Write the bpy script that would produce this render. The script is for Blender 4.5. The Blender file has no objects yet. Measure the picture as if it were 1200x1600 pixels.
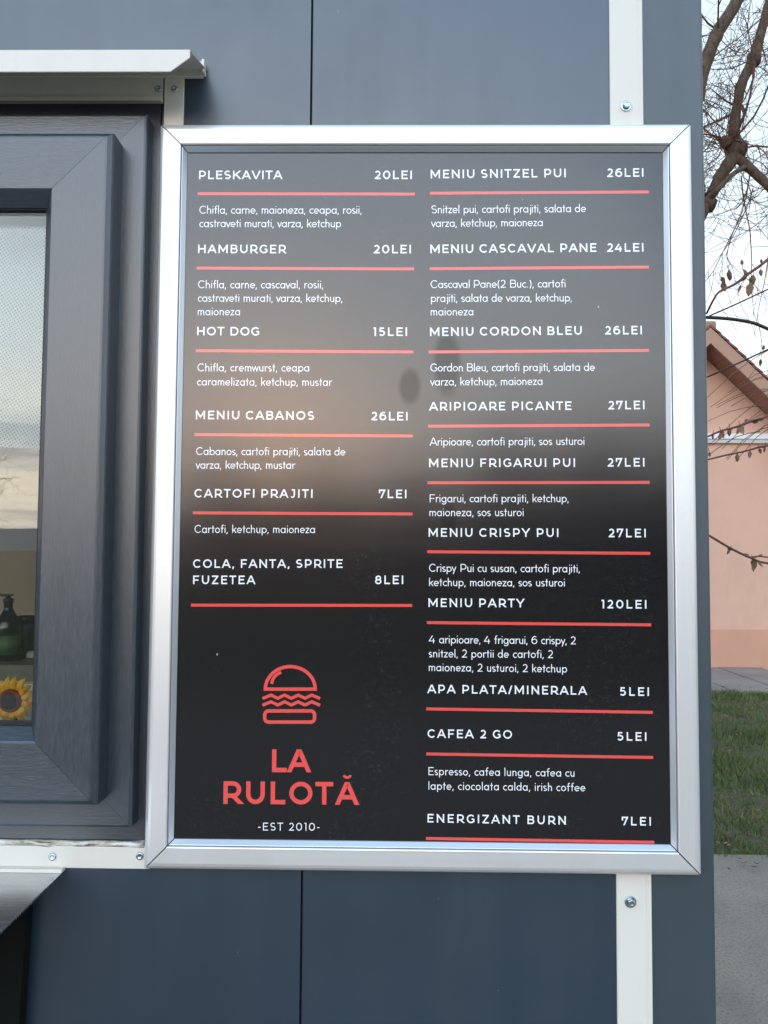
import bpy, math, random
from mathutils import Vector, Matrix
R = math.radians
C = bpy.context.scene.collection
SC = bpy.context.scene

# ------------------------------------------------------------------ camera
F, PX, PY = 1220.0, 600.0, 800.0            # focal length and centre in photo pixels (1200 x 1600)
CAM = Vector((0.28579, -0.91915, 1.46716))
_p, _y, _r = 0.0508, 0.01382, 0.00668
_fw = Vector((-math.sin(_y)*math.cos(_p), math.cos(_y)*math.cos(_p), math.sin(_p)))
_rt0 = Vector((math.cos(_y), math.sin(_y), 0)); _up0 = _rt0.cross(_fw)
_rt = math.cos(_r)*_rt0 + math.sin(_r)*_up0
_up = -math.sin(_r)*_rt0 + math.cos(_r)*_up0
cd = bpy.data.cameras.new('camera'); cam = bpy.data.objects.new('camera', cd); C.objects.link(cam)
cd.sensor_fit = 'VERTICAL'; cd.sensor_height = 36; cd.sensor_width = 27
cd.lens = 36*F/1600; cd.clip_start = 0.02; cd.clip_end = 6000
m3 = Matrix((_rt, _up, -_fw)).transposed()
cam.matrix_world = Matrix.Translation(CAM) @ m3.to_4x4()
SC.camera = cam

def at(px, py, Y=0.0):
    "point of the plane y = Y seen at photo pixel (px, py)"
    d = _rt*((px-PX)/F) + _up*((PY-py)/F) + _fw
    return CAM + d*((Y-CAM.y)/d.y)
def onground(px, py, Z=0.0):
    d = _rt*((px-PX)/F) + _up*((PY-py)/F) + _fw
    return CAM + d*((Z-CAM.z)/d.z)

# ------------------------------------------------------------------ world, sun, exposure
SUN_EL, SUN_AZ = R(8.0), R(-9.0)            # azimuth: degrees to the right of straight behind the camera, as mirrored in the wall
sun_dir = Vector((math.sin(SUN_AZ)*math.cos(SUN_EL), -math.cos(SUN_AZ)*math.cos(SUN_EL), math.sin(SUN_EL)))
w = bpy.data.worlds.new('World'); SC.world = w; w.use_nodes = True
nt = w.node_tree; N = nt.nodes; L = nt.links
bg = N['Background']
sky = N.new('ShaderNodeTexSky'); sky.sky_type = 'NISHITA'; sky.sun_disc = False
sky.sun_elevation = SUN_EL
sky.sun_rotation = math.atan2(sun_dir.x, sun_dir.y)
sky.air_density = 1.0; sky.dust_density = 1.6; sky.ozone_density = 1.5
tc = N.new('ShaderNodeTexCoord')
mp = N.new('ShaderNodeMapping'); mp.inputs['Scale'].default_value = (2.6, 2.6, 36)
mp.inputs['Location'].default_value = (7.7, 0.4, 2.6)
nz = N.new('ShaderNodeTexNoise'); nz.inputs['Scale'].default_value = 1.0; nz.inputs['Detail'].default_value = 6; nz.inputs['Roughness'].default_value = .58
rp = N.new('ShaderNodeValToRGB'); rp.color_ramp.elements[0].position = .44; rp.color_ramp.elements[1].position = .60
sx = N.new('ShaderNodeSeparateXYZ')
band = N.new('ShaderNodeMapRange'); band.inputs[1].default_value = .22; band.inputs[2].default_value = .15; band.inputs[3].default_value = 0.0; band.inputs[4].default_value = .85
mul = N.new('ShaderNodeMath'); mul.operation = 'MULTIPLY'
cl = N.new('ShaderNodeMix'); cl.data_type = 'RGBA'; cl.blend_type = 'MULTIPLY'
cl.inputs['B'].default_value = (.28, .33, .48, 1)
L.new(tc.outputs['Generated'], mp.inputs['Vector']); L.new(mp.outputs[0], nz.inputs['Vector']); L.new(nz.outputs['Fac'], rp.inputs[0])
L.new(tc.outputs['Generated'], sx.inputs[0]); L.new(sx.outputs['Z'], band.inputs[0])
L.new(rp.outputs[0], mul.inputs[0]); L.new(band.outputs[0], mul.inputs[1])
# thin evening cloud veil over the clear sky: bright towards the hidden sun, cooler overhead and opposite
def ramp(stops, k):
    x = N.new('ShaderNodeValToRGB'); cr = x.color_ramp
    while len(cr.elements) < len(stops): cr.elements.new(.5)
    for e, (p, c) in zip(cr.elements, stops): e.position = math.sin(R(p)); e.color = (c[0]/k, c[1]/k, c[2]/k, 1)
    L.new(sx.outputs['Z'], x.inputs[0]); return x.outputs[0]
VK = 7.0
v_sun = ramp([(0, (3.7, 3.1, 2.7)), (4, (4.3, 3.5, 2.8)), (8, (3.6, 3.3, 3.05)), (14, (2.5, 2.8, 3.05)), (28, (1.8, 2.4, 3.1)), (45, (1.4, 2.15, 3.15)), (62, (1.05, 1.65, 2.5)), (90, (.8, 1.15, 1.6))], VK)
v_opp = ramp([(0, (1.3, 1.3, 1.3)), (10, (1.3, 1.34, 1.36)), (25, (.98, 1.16, 1.26)), (50, (.78, 1.0, 1.2)), (90, (.9, 1.15, 1.45))], VK)
dt = N.new('ShaderNodeVectorMath'); dt.operation = 'DOT_PRODUCT'; dt.inputs[1].default_value = Vector((sun_dir.x, sun_dir.y, 0)).normalized()
L.new(tc.outputs['Generated'], dt.inputs[0])
side = N.new('ShaderNodeMapRange'); side.interpolation_type = 'SMOOTHSTEP'
side.inputs[1].default_value = -.25; side.inputs[2].default_value = .95; L.new(dt.outputs['Value'], side.inputs[0])
vm = N.new('ShaderNodeMix'); vm.data_type = 'RGBA'; L.new(side.outputs[0], vm.inputs['Factor']); L.new(v_opp, vm.inputs['A']); L.new(v_sun, vm.inputs['B'])
EXPO = 1.0; BGS = 0.15
vs_ = N.new('ShaderNodeVectorMath'); vs_.operation = 'SCALE'; vs_.inputs['Scale'].default_value = 1.05*VK/BGS/2**EXPO; L.new(vm.outputs['Result'], vs_.inputs[0])
cap_ = N.new('ShaderNodeVectorMath'); cap_.operation = 'MINIMUM'; cap_.inputs[1].default_value = (14, 14, 14); L.new(sky.outputs[0], cap_.inputs[0])
both = N.new('ShaderNodeMix'); both.data_type = 'RGBA'; both.inputs['Factor'].default_value = .90
L.new(cap_.outputs[0], both.inputs['A']); L.new(vs_.outputs[0], both.inputs['B'])
# afterglow round the sun behind the cloud
dg = N.new('ShaderNodeVectorMath'); dg.operation = 'DOT_PRODUCT'; dg.inputs[1].default_value = Vector((sun_dir.x, sun_dir.y, math.tan(R(7)))).normalized()
L.new(tc.outputs['Generated'], dg.inputs[0])
gm = N.new('ShaderNodeMath'); gm.operation = 'MAXIMUM'; gm.inputs[1].default_value = 0; L.new(dg.outputs['Value'], gm.inputs[0])
gp = N.new('ShaderNodeMath'); gp.operation = 'POWER'; gp.inputs[1].default_value = 110; L.new(gm.outputs[0], gp.inputs[0])
gv = N.new('ShaderNodeVectorMath'); gv.operation = 'SCALE'; gv.inputs[0].default_value = tuple(c/BGS/2**EXPO for c in (5.2, 2.5, .8)); L.new(gp.outputs[0], gv.inputs['Scale'])
ga = N.new('ShaderNodeVectorMath'); ga.operation = 'ADD'; L.new(both.outputs['Result'], ga.inputs[0]); L.new(gv.outputs[0], ga.inputs[1])
L.new(mul.outputs[0], cl.inputs['Factor']); L.new(ga.outputs[0], cl.inputs['A'])
L.new(cl.outputs['Result'], bg.inputs['Color'])
bg.inputs['Strength'].default_value = BGS
sl = bpy.data.lights.new('sun', 'SUN'); sl.energy = 0.5; sl.angle = R(60); sl.color = (1, .955, .91)
so = bpy.data.objects.new('sun', sl); C.objects.link(so); so.rotation_euler = sun_dir.to_track_quat('Z', 'Y').to_euler()
so.location = (0, -3, 6)
SC.view_settings.view_transform = 'Standard'; SC.view_settings.look = 'None'
SC.view_settings.gamma = 1; SC.view_settings.exposure = EXPO
SC.cycles.max_bounces = 8; SC.cycles.transparent_max_bounces = 16
SC.cycles.use_denoising = True

# ------------------------------------------------------------------ materials
def mat(name, col, rough=.5, spec=.5, metal=0.0, coat=0.0):
    m = bpy.data.materials.new(name); m.use_nodes = True
    b = m.node_tree.nodes['Principled BSDF']
    b.inputs['Base Color'].default_value = (*col, 1); b.inputs['Roughness'].default_value = rough
    b.inputs['Specular IOR Level'].default_value = spec; b.inputs['Metallic'].default_value = metal
    if coat: b.inputs['Coat Weight'].default_value = coat; b.inputs['Coat Roughness'].default_value = .1
    return m
class NB:
    "small node helper for one material"
    def __init__(s, m): s.m = m; s.t = m.node_tree; s.b = s.t.nodes['Principled BSDF']
    def n(s, k, **kw):
        x = s.t.nodes.new('ShaderNode'+k)
        for a, v in kw.items(): setattr(x, a, v)
        return x
    def l(s, a, b): s.t.links.new(a, b)
    def coords(s, scale=(1, 1, 1), loc=(0, 0, 0)):
        t = s.n('TexCoord'); p = s.n('Mapping'); p.inputs['Scale'].default_value = scale; p.inputs['Location'].default_value = loc
        s.l(t.outputs['Object'], p.inputs[0]); return p.outputs[0]
    def noise(s, vec, scale, detail=4, rough=.55):
        x = s.n('TexNoise'); x.inputs['Scale'].default_value = scale; x.inputs['Detail'].default_value = detail; x.inputs['Roughness'].default_value = rough
        s.l(vec, x.inputs['Vector']); return x.outputs['Fac']
    def ramp(s, fac, stops):
        x = s.n('ValToRGB'); cr = x.color_ramp
        while len(cr.elements) < len(stops): cr.elements.new(.5)
        for e, (p, c) in zip(cr.elements, stops): e.position = p; e.color = (*c, 1) if len(c) == 3 else c
        s.l(fac, x.inputs[0]); return x.outputs[0]
    def rng(s, fac, a, b, c, d):
        x = s.n('MapRange'); 
        for i, v in enumerate((a, b, c, d)): x.inputs[i+1].default_value = v
        s.l(fac, x.inputs[0]); return x.outputs[0]
    def mix(s, fac, a, b, blend='MIX'):
        x = s.n('Mix', data_type='RGBA', blend_type=blend)
        for key, v in (('Factor', fac), ('A', a), ('B', b)):
            if isinstance(v, (int, float)): x.inputs[key].default_value = v
            elif isinstance(v, tuple): x.inputs[key].default_value = (*v, 1)
            else: s.l(v, x.inputs[key])
        return x.outputs['Result']
    def bump(s, h, strength, dist):
        x = s.n('Bump'); x.inputs['Strength'].default_value = strength; x.inputs['Distance'].default_value = dist
        s.l(h, x.inputs['Height']); s.l(x.outputs[0], s.b.inputs['Normal']); return x
    def set(s, key, sock): s.l(sock, s.b.inputs[key])

def panel_mat(name, col, rough, spec, peel):
    m = mat(name, col, rough, spec); k = NB(m); v = k.coords()
    big = k.noise(v, 3.0, 3); fine = k.noise(v, 900, 2)
    base = k.mix(k.rng(big, .3, .7, 0, 1), tuple(c*.93 for c in col), tuple(c*1.07 for c in col))
    vo = k.n('TexVoronoi'); vo.inputs['Scale'].default_value = 26; k.l(v, vo.inputs['Vector'])
    sp = k.rng(vo.outputs['Distance'], .008, .018, 1, 0)              # dust specks
    k.set('Base Color', k.mix(sp, base, (.35, .36, .36)))
    q = at(128, 1363, 0); tcd = k.n('TexCoord')
    s_ = k.n('VectorMath', operation='SUBTRACT'); s_.inputs[1].default_value = (q.x, 0, q.z); k.l(tcd.outputs['Object'], s_.inputs[0])
    u_ = k.n('VectorMath', operation='MULTIPLY'); u_.inputs[1].default_value = (1/.030, 0, 1/.009); k.l(s_.outputs[0], u_.inputs[0])
    le = k.n('VectorMath', operation='LENGTH'); k.l(u_.outputs[0], le.inputs[0])
    pm = k.n('Math', operation='MULTIPLY'); k.l(k.rng(le.outputs['Value'], .3, 1.1, 1, 0), pm.inputs[0]); k.l(k.rng(k.noise(k.coords((1, 1, 2)), 190, 4, .7), .52, .66, 0, .8), pm.inputs[1])
    base = k.mix(pm.outputs[0], base, (.40, .44, .46))
    dirt = k.rng(k.noise(k.coords((14, 14, .9)), 1.6, 6, .7), .55, .85, 0, .10)
    base = k.mix(dirt, base, (.22, .22, .21))
    streak = k.noise(k.coords((9, 9, .6)), 2.0, 5, .65); smear = k.noise(v, 7, 6, .7)
    m2 = k.n('Math', operation='MULTIPLY'); k.l(streak, m2.inputs[0]); k.l(smear, m2.inputs[1])
    k.set('Roughness', k.rng(m2.outputs[0], .12, .42, rough-.05, rough+.10))
    dent = k.noise(v, 2.3, 2, .4)
    b2 = k.n('Bump'); b2.inputs['Strength'].default_value = .05; b2.inputs['Distance'].default_value = .02; k.l(dent, b2.inputs['Height'])
    b1 = k.bump(fine, peel, .0006); k.l(b2.outputs[0], b1.inputs['Normal'])
    return m
M = {}
M['panel'] = panel_mat('anthracite sandwich panel', (.011, .027, .045), .34, 1.0, .05)
M['corner'] = panel_mat('grey corner sheet', (.026, .044, .056), .42, .85, .35)
def trim_mat():
    m = mat('white powder coated trim', (.62, .60, .53), .42, .4); k = NB(m); v = k.coords()
    n = k.noise(k.coords((1, 1, .25)), 16, 5)
    d = k.noise(v, 60, 4)
    k.set('Base Color', k.mix(k.rng(n, .5, .78, 0, .5), (.63, .61, .545), (.52, .49, .41)))
    k.bump(d, .06, .0006); return m
M['trim'] = trim_mat()
def alu_mat(horiz):
    m = mat('satin anodised aluminium', (.76, .77, .785), .36, .5, .6); k = NB(m)
    s_ = k.noise(k.coords((3, 900, 900) if horiz else (900, 900, 3)), 1.0, 3)
    gr = k.noise(k.coords(), 11, 6, .7)
    k.set('Roughness', k.rng(s_, .3, .7, .33, .43))
    k.set('Base Color', k.mix(k.rng(gr, .52, .8, 0, .35), (.735, .730, .720), (.56, .555, .54)))
    k.bump(s_, .05, .0003); return m
M['alu_h'] = alu_mat(True); M['alu_v'] = alu_mat(False)
M['alu_lip'] = mat('bare aluminium lip', (.62, .66, .70), .30, .5, .75)
M['black_gap'] = mat('dark joint', (.010, .010, .012), .7, .2)
def sash_mat(name, horiz):
    m = mat(name, (.022, .032, .042), .32, .95); k = NB(m)
    v = k.coords((70, 200, 620) if horiz else (620, 200, 70))
    g = k.noise(v, 1.0, 5, .65)
    k.set('Base Color', k.mix(k.rng(g, .35, .7, 0, 1), (.013, .022, .031), (.032, .044, .056)))
    k.set('Roughness', k.rng(g, .3, .7, .31, .36))
    k.bump(g, .55 if horiz else .22, .0007); return m
M['sash_h'] = sash_mat('anthracite wood grain foil horizontal', True)
M['sash_v'] = sash_mat('anthracite wood grain foil vertical', False)
M['gasket'] = mat('black rubber gasket', (.012, .012, .013), .6, .3)
def glass_mat():
    m = bpy.data.materials.new('window glass'); m.use_nodes = True; t = m.node_tree; t.nodes.clear()
    o = t.nodes.new('ShaderNodeOutputMaterial'); mx = t.nodes.new('ShaderNodeMixShader'); fr = t.nodes.new('ShaderNodeFresnel')
    fr.inputs['IOR'].default_value = 1.50
    a = t.nodes.new('ShaderNodeBsdfTransparent'); a.inputs[0].default_value = (.95, .97, .96, 1)
    g = t.nodes.new('ShaderNodeBsdfGlossy'); g.inputs['Roughness'].default_value = .004
    t.links.new(fr.outputs[0], mx.inputs[0]); t.links.new(a.outputs[0], mx.inputs[1]); t.links.new(g.outputs[0], mx.inputs[2])
    t.links.new(mx.outputs[0], o.inputs[0]); return m
M['glass'] = glass_mat()
def film(name, col, dull_ovals=False):
    "glossy laminated print: every ink shares the same gloss"
    m = mat(name, col, .17, .78); k = NB(m)
    wv = k.noise(k.coords((1.2, 1, 5)), 2.2, 2, .4)
    streak = k.noise(k.coords((4, 1, 300)), 1.0, 3)
    rough = k.rng(streak, .3, .7, .165, .18)
    if dull_ovals:
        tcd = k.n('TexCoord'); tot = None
        for (cx, cz, rx, rz) in dull_ovals:
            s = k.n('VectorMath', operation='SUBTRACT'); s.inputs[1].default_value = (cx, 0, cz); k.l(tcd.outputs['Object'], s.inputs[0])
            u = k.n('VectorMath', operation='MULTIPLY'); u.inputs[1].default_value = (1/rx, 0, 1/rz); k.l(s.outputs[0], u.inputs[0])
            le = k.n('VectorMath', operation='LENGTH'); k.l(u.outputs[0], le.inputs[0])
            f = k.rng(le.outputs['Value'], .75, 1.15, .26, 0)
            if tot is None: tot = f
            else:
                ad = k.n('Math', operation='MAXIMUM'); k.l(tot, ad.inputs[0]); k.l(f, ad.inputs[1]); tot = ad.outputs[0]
        sub = k.n('Math', operation='SUBTRACT'); sub.inputs[0].default_value = .78; k.l(tot, sub.inputs[1]); k.set('Specular IOR Level', sub.outputs[0])  # lower specular level inside the ovals
    if dull_ovals:
        vo = k.n('TexVoronoi'); vo.inputs['Scale'].default_value = 15; k.l(k.coords((1, 1, .75)), vo.inputs['Vector'])
        dust = k.noise(k.coords(), 260, 3, .6); film_ = k.noise(k.coords((1, 1, .6)), 5, 5, .65)
        hz = k.n('Math', operation='MULTIPLY'); k.l(k.rng(dust, .56, .72, 0, 1), hz.inputs[0]); k.l(k.rng(film_, .45, .7, .0, .06), hz.inputs[1])
        c1 = k.mix(hz.outputs[0], col, (.5, .5, .5))
        k.set('Base Color', k.mix(k.rng(vo.outputs['Distance'], .010, .018, .7, 0), c1, (.45, .45, .44)))
    k.set('Roughness', rough)
    bp = k.bump(wv, .10, .004)
    return m
M['white_ink'] = film('white ink', (.78, .79, .80))
M['red_ink'] = film('coral red ink', (.72, .075, .065))
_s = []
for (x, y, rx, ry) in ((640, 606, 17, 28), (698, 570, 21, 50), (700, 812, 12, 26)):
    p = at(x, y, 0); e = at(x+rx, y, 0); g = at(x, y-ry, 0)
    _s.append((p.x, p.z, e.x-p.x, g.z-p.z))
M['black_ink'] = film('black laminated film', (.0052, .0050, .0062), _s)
M['steel'] = mat('zinc plated steel', (.42, .48, .52), .26, .5, 1.0)
def shelf_mat():
    m = mat('brushed stainless steel', (.50, .52, .54), .26, .5, 1.0); k = NB(m)
    g = k.noise(k.coords((2, 300, 1)), 1.0, 3); k.set('Roughness', k.rng(g, .3, .7, .20, .30)); return m
M['shelf'] = shelf_mat()
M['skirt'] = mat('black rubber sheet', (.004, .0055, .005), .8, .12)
def sealant():
    m = mat('weathered white sealant', (.6, .58, .52), .7, .3); k = NB(m)
    n = k.noise(k.coords((40, 40, 260)), 1, 5, .7)
    k.set('Base Color', k.ramp(n, [(.36, (.05, .045, .04)), (.47, (.42, .39, .32)), (.6, (.70, .70, .66))])); k.bump(n, .5, .002); return m
M['sealant'] = sealant()
M['inner'] = mat('beige interior lining', (.82, .62, .43), .6, .3)
M['counter'] = mat('dark counter', (.05, .045, .04), .35, .5)

# ------------------------------------------------------------------ mesh helpers
class MB:
    def __init__(s): s.v = []; s.f = []; s.sm = set()
    def face(s, pts, smooth=False):
        i = len(s.v); s.v += [tuple(p) for p in pts]; s.f.append(tuple(range(i, i+len(pts))))
        if smooth: s.sm.add(len(s.f)-1)
    def raw(s, vs, fs, smooth=False):
        i = len(s.v); s.v += [tuple(p) for p in vs]
        for f in fs:
            s.f.append(tuple(i+k for k in f))
            if smooth: s.sm.add(len(s.f)-1)
    def box(s, x0, x1, y0, y1, z0, z1):
        vs = [(x, y, z) for x in (x0, x1) for y in (y0, y1) for z in (z0, z1)]
        s.raw(vs, [(0, 1, 3, 2), (4, 6, 7, 5), (0, 4, 5, 1), (2, 3, 7, 6), (0, 2, 6, 4), (1, 5, 7, 3)])
    def prism(s, poly, a, b, ax='x'):
        "closed polygon extruded between a and b along an axis; poly gives the two other coordinates"
        def P(t, q): return {'x': (t, q[0], q[1]), 'y': (q[0], t, q[1]), 'z': (q[0], q[1], t)}[ax]
        n = len(poly); s.raw([P(a, q) for q in poly]+[P(b, q) for q in poly],
            [tuple(range(n)), tuple(range(2*n-1, n-1, -1))]+[(i, (i+1) % n, n+(i+1) % n, n+i) for i in range(n)])
    def lathe(s, prof, seg=24, o=(0, 0, 0), axis='z', smooth=True):
        vs = []; fs = []
        for r, h in prof:
            for k in range(seg):
                a = 2*math.pi*k/seg; c, d = r*math.cos(a), r*math.sin(a)
                p = (c, d, h) if axis == 'z' else (c, -h, d)
                vs.append((o[0]+p[0], o[1]+p[1], o[2]+p[2]))
        for j in range(len(prof)-1):
            for k in range(seg): fs.append((j*seg+k, j*seg+(k+1) % seg, (j+1)*seg+(k+1) % seg, (j+1)*seg+k))
        fs.append(tuple(range(seg-1, -1, -1))); fs.append(tuple((len(prof)-1)*seg+k for k in range(seg)))
        s.raw(vs, fs, smooth)
    def tube(s, pts, rad, sides=6):
        pts = [Vector(p) for p in pts]; n = len(pts); vs = []; fs = []
        u = None
        for i, p in enumerate(pts):
            t = (pts[min(i+1, n-1)]-pts[max(i-1, 0)]).normalized()
            if u is None: u = t.orthogonal().normalized()
            else:
                u = u - t*u.dot(t); u = u.normalized() if u.length > 1e-6 else t.orthogonal().normalized()
            q = t.cross(u)
            r = rad[i] if isinstance(rad, (list, tuple)) else rad
            for k in range(sides):
                a = 2*math.pi*k/sides; vs.append(p+(u*math.cos(a)+q*math.sin(a))*r)
        for i in range(n-1):
            for k in range(sides): fs.append((i*sides+k, i*sides+(k+1) % sides, (i+1)*sides+(k+1) % sides, (i+1)*sides+k))
        fs.append(tuple(range(sides-1, -1, -1))); fs.append(tuple((n-1)*sides+k for k in range(sides)))
        s.raw(vs, fs, True)
    def build(s, name, m, parent=None, recalc=True):
        me = bpy.data.meshes.new(name); me.from_pydata(s.v, [], s.f); 
        if s.sm: me.polygons.foreach_set('use_smooth', [i in s.sm for i in range(len(s.f))])
        if recalc:
            import bmesh
            b = bmesh.new(); b.from_mesh(me); bmesh.ops.recalc_face_normals(b, faces=b.faces); b.to_mesh(me); b.free()
        me.materials.append(m); o = bpy.data.objects.new(name, me); C.objects.link(o)
        if parent is not None:
            o.parent = parent; o.matrix_parent_inverse = pinv(parent)
        return o
def world_of(o):
    m = Matrix.Translation(o.location)
    return m if o.parent is None else world_of(o.parent) @ o.matrix_parent_inverse @ m
def pinv(p): return world_of(p).inverted()
def empty(name, loc, label, cat, group=None):
    o = bpy.data.objects.new(name, None); C.objects.link(o); o.location = loc; o.empty_display_size = .1
    return tag(o, label, cat, group)
def tag(o, label=None, cat=None, group=None, kind=None):
    if label: o['label'] = label
    if cat: o['category'] = cat
    if group: o['group'] = group
    if kind: o['kind'] = kind
    return o
def bevel(o, wd, seg=2):
    b = o.modifiers.new('bevel', 'BEVEL'); b.width = wd; b.segments = seg; b.limit_method = 'ANGLE'; b.angle_limit = R(40); return o

def rail(mb, rect, y, prof, side, gap=.0003):
    """mitred frame rail. rect = (x0, x1, z0, z1) outer edge, y = plane it stands on,
    prof = closed profile of (inward, proud) points"""
    x0, x1, z0, z1 = rect; n = len(prof); A = []; B = []
    for u, v in prof:
        if side == 'top': a, b = (x0+u+gap, y-v, z1-u), (x1-u-gap, y-v, z1-u)
        if side == 'bottom': a, b = (x0+u+gap, y-v, z0+u), (x1-u-gap, y-v, z0+u)
        if side == 'left': a, b = (x0+u, y-v, z0+u+gap), (x0+u, y-v, z1-u-gap)
        if side == 'right': a, b = (x1-u, y-v, z0+u+gap), (x1-u, y-v, z1-u-gap)
        A.append(a); B.append(b)
    mb.raw(A+B, [tuple(range(n)), tuple(range(2*n-1, n-1, -1))]+[(i, (i+1) % n, n+(i+1) % n, n+i) for i in range(n)])

# ------------------------------------------------------------------ ground
def ground_mat():
    m = mat('trodden earth and turf', (.06, .055, .035), .95, .1); k = NB(m); v = k.coords()
    a = k.noise(v, 1.6, 5, .65); b = k.noise(v, 30, 4)
    col = k.ramp(a, [(.34, (.115, .095, .070)), (.5, (.085, .080, .045)), (.66, (.065, .078, .032))])
    k.set('Base Color', k.mix(k.rng(b, .4, .7, 0, .5), col, (.04, .035, .02))); k.bump(b, .6, .03); return m
def concrete_mat(name, c, joint=None):
    m = mat(name, c, .9, .2); k = NB(m); v = k.coords()
    a = k.noise(v, 1.1, 5, .6); b = k.noise(v, 90, 3, .6)
    col = k.mix(k.rng(a, .3, .7, 0, 1), tuple(x*.74 for x in c), tuple(x*1.15 for x in c))
    col = k.mix(k.rng(b, .5, .68, 0, .75), col, tuple(x*.45 for x in c))
    f2 = k.noise(v, 320, 2, .6)
    col = k.mix(k.rng(f2, .6, .75, 0, .6), col, tuple(min(1, x*1.5) for x in c))
    st = k.noise(v, 4, 6, .7); col = k.mix(k.rng(st, .54, .72, 0, .45), col, tuple(x*.55 for x in c))
    k.set('Base Color', col); k.bump(b, .7, .006); return m
g = MB(); g.face([(-3000, -3000, 0), (3000, -3000, 0), (3000, 3000, 0), (-3000, 3000, 0)])
tag(g.build('ground', ground_mat()), kind='structure')
Yg = onground(1150, 1338).y; Yp = onground(1150, 1083).y; Yh = onground(1150, 1046).y
g = MB(); g.box(-9, 9, -7, Yg, -.2, .012)
tag(bevel(g.build('concrete_yard', concrete_mat('grey yard concrete', (.24, .207, .172))), .01), kind='structure')
g = MB(); random.seed(4)
for i in range(-8, 9):
    for j in range(2):
        h = .03+random.uniform(-.004, .004); d = (Yh-.02-Yp)/2
        g.box(.55*i+.006, .55*(i+1)-.006, Yp+d*j+.006, Yp+d*(j+1)-.006, -.1, h)
tag(bevel(g.build('pavement', concrete_mat('grey paving slabs', (.27, .235, .21))), .004), kind='structure')
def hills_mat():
    return mat('far wooded hills', (.26, .32, .38), .95, .05)  # distance haze is painted into this pale blue-grey base colour
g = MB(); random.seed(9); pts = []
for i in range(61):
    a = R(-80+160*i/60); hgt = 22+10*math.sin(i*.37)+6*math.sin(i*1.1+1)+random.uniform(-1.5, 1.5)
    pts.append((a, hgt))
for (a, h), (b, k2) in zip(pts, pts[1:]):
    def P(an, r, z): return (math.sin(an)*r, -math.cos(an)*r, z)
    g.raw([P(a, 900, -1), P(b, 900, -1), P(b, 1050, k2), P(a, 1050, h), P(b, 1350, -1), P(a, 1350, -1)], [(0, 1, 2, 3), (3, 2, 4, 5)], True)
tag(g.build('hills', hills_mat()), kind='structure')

# ------------------------------------------------------------------ kiosk
XS, XL, XR, XE = .18117, .54182, .58092, .65539        # seam, trim strip left and right, corner edge
XW0 = -2.6; ZB, ZT = .12, 2.75; DEP = 2.1
kiosk = empty('food_kiosk', (XW0/2+XE/2, 1.0, 0), 'anthracite panelled food kiosk with white trim strips and a dark window', 'kiosk')
# window rectangles
YF0 = .004
y1 = -.0237; y2 = -.058
xo = at(238, 250, 0).x
zt = at(120, 163, 0).z; zb = at(120, 1312, 0).z
x_open = at(254, 150, 0).x
WX0 = -1.12
wx0, wx1 = WX0, x_open
g = MB()   # wall sheet left of the seam, with the window opening
def sheet(mb, x0, x1, z0, z1): mb.box(x0, x1, 0, .04, z0, z1)
gap = .0011
sheet(g, XW0, XS-gap, zt, ZT); sheet(g, XW0, XS-gap, ZB, zb); sheet(g, wx1, XS-gap, zb, zt); sheet(g, XW0, wx0, zb, zt)
g.build('wall_panel', M['panel'], kiosk)
g = MB(); sheet(g, XS+gap, XL+.006, ZB, ZT); bevel(g.build('wall_panel', M['panel'], kiosk), .0012)
g = MB(); g.prism([(XR-.006, 0), (XE-.004, 0), (XE-.0015, .0012), (XE, .004), (XE, DEP), (XE-.04, DEP), (XE-.04, .04), (XR-.006, .04)], ZB, ZT, 'z')
g.build('corner_panel', M['corner'], kiosk)
g = MB(); g.box(XW0, XE-.041, .041, DEP, ZT-.04, ZT+.02); g.build('roof', M['panel'], kiosk)
g = MB(); g.box(XW0, XE-.041, DEP-.04, DEP-.001, ZB, ZT-.041); g.box(XW0, XW0+.04, .041, .30, ZB, ZT-.041); g.box(XW0, XW0+.04, 1.80, DEP-.041, ZB, ZT-.041); g.box(XW0, XW0+.04, .301, 1.799, 2.5, ZT-.041)  # unseen opening left in the far side wall, added to light the interior
g.build('wall_panel', M['panel'], kiosk)
g = MB(); g.box(XW0+.05, XE-.05, .30, DEP-.05, ZB+.02, .9); g.build('kitchen_counter', M['counter'], kiosk)
g = MB(); g.box(XW0+.041, XE-.042, DEP-.06, DEP-.0405, ZB, ZT-.042); g.box(XE-.06, XE-.0415, .045, DEP-.061, ZB, ZT-.042); g.box(XW0+.041, XE-.061, .045, DEP-.061, ZT-.07, ZT-.043)
g.build('interior_lining', M['inner'], kiosk)
# backing strip in the seam (dark)
g = MB(); g.box(XS-.012, XS+.012, .006, .03, ZB+.01, ZT-.01); g.build('joint_seal', M['black_gap'], kiosk)
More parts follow.
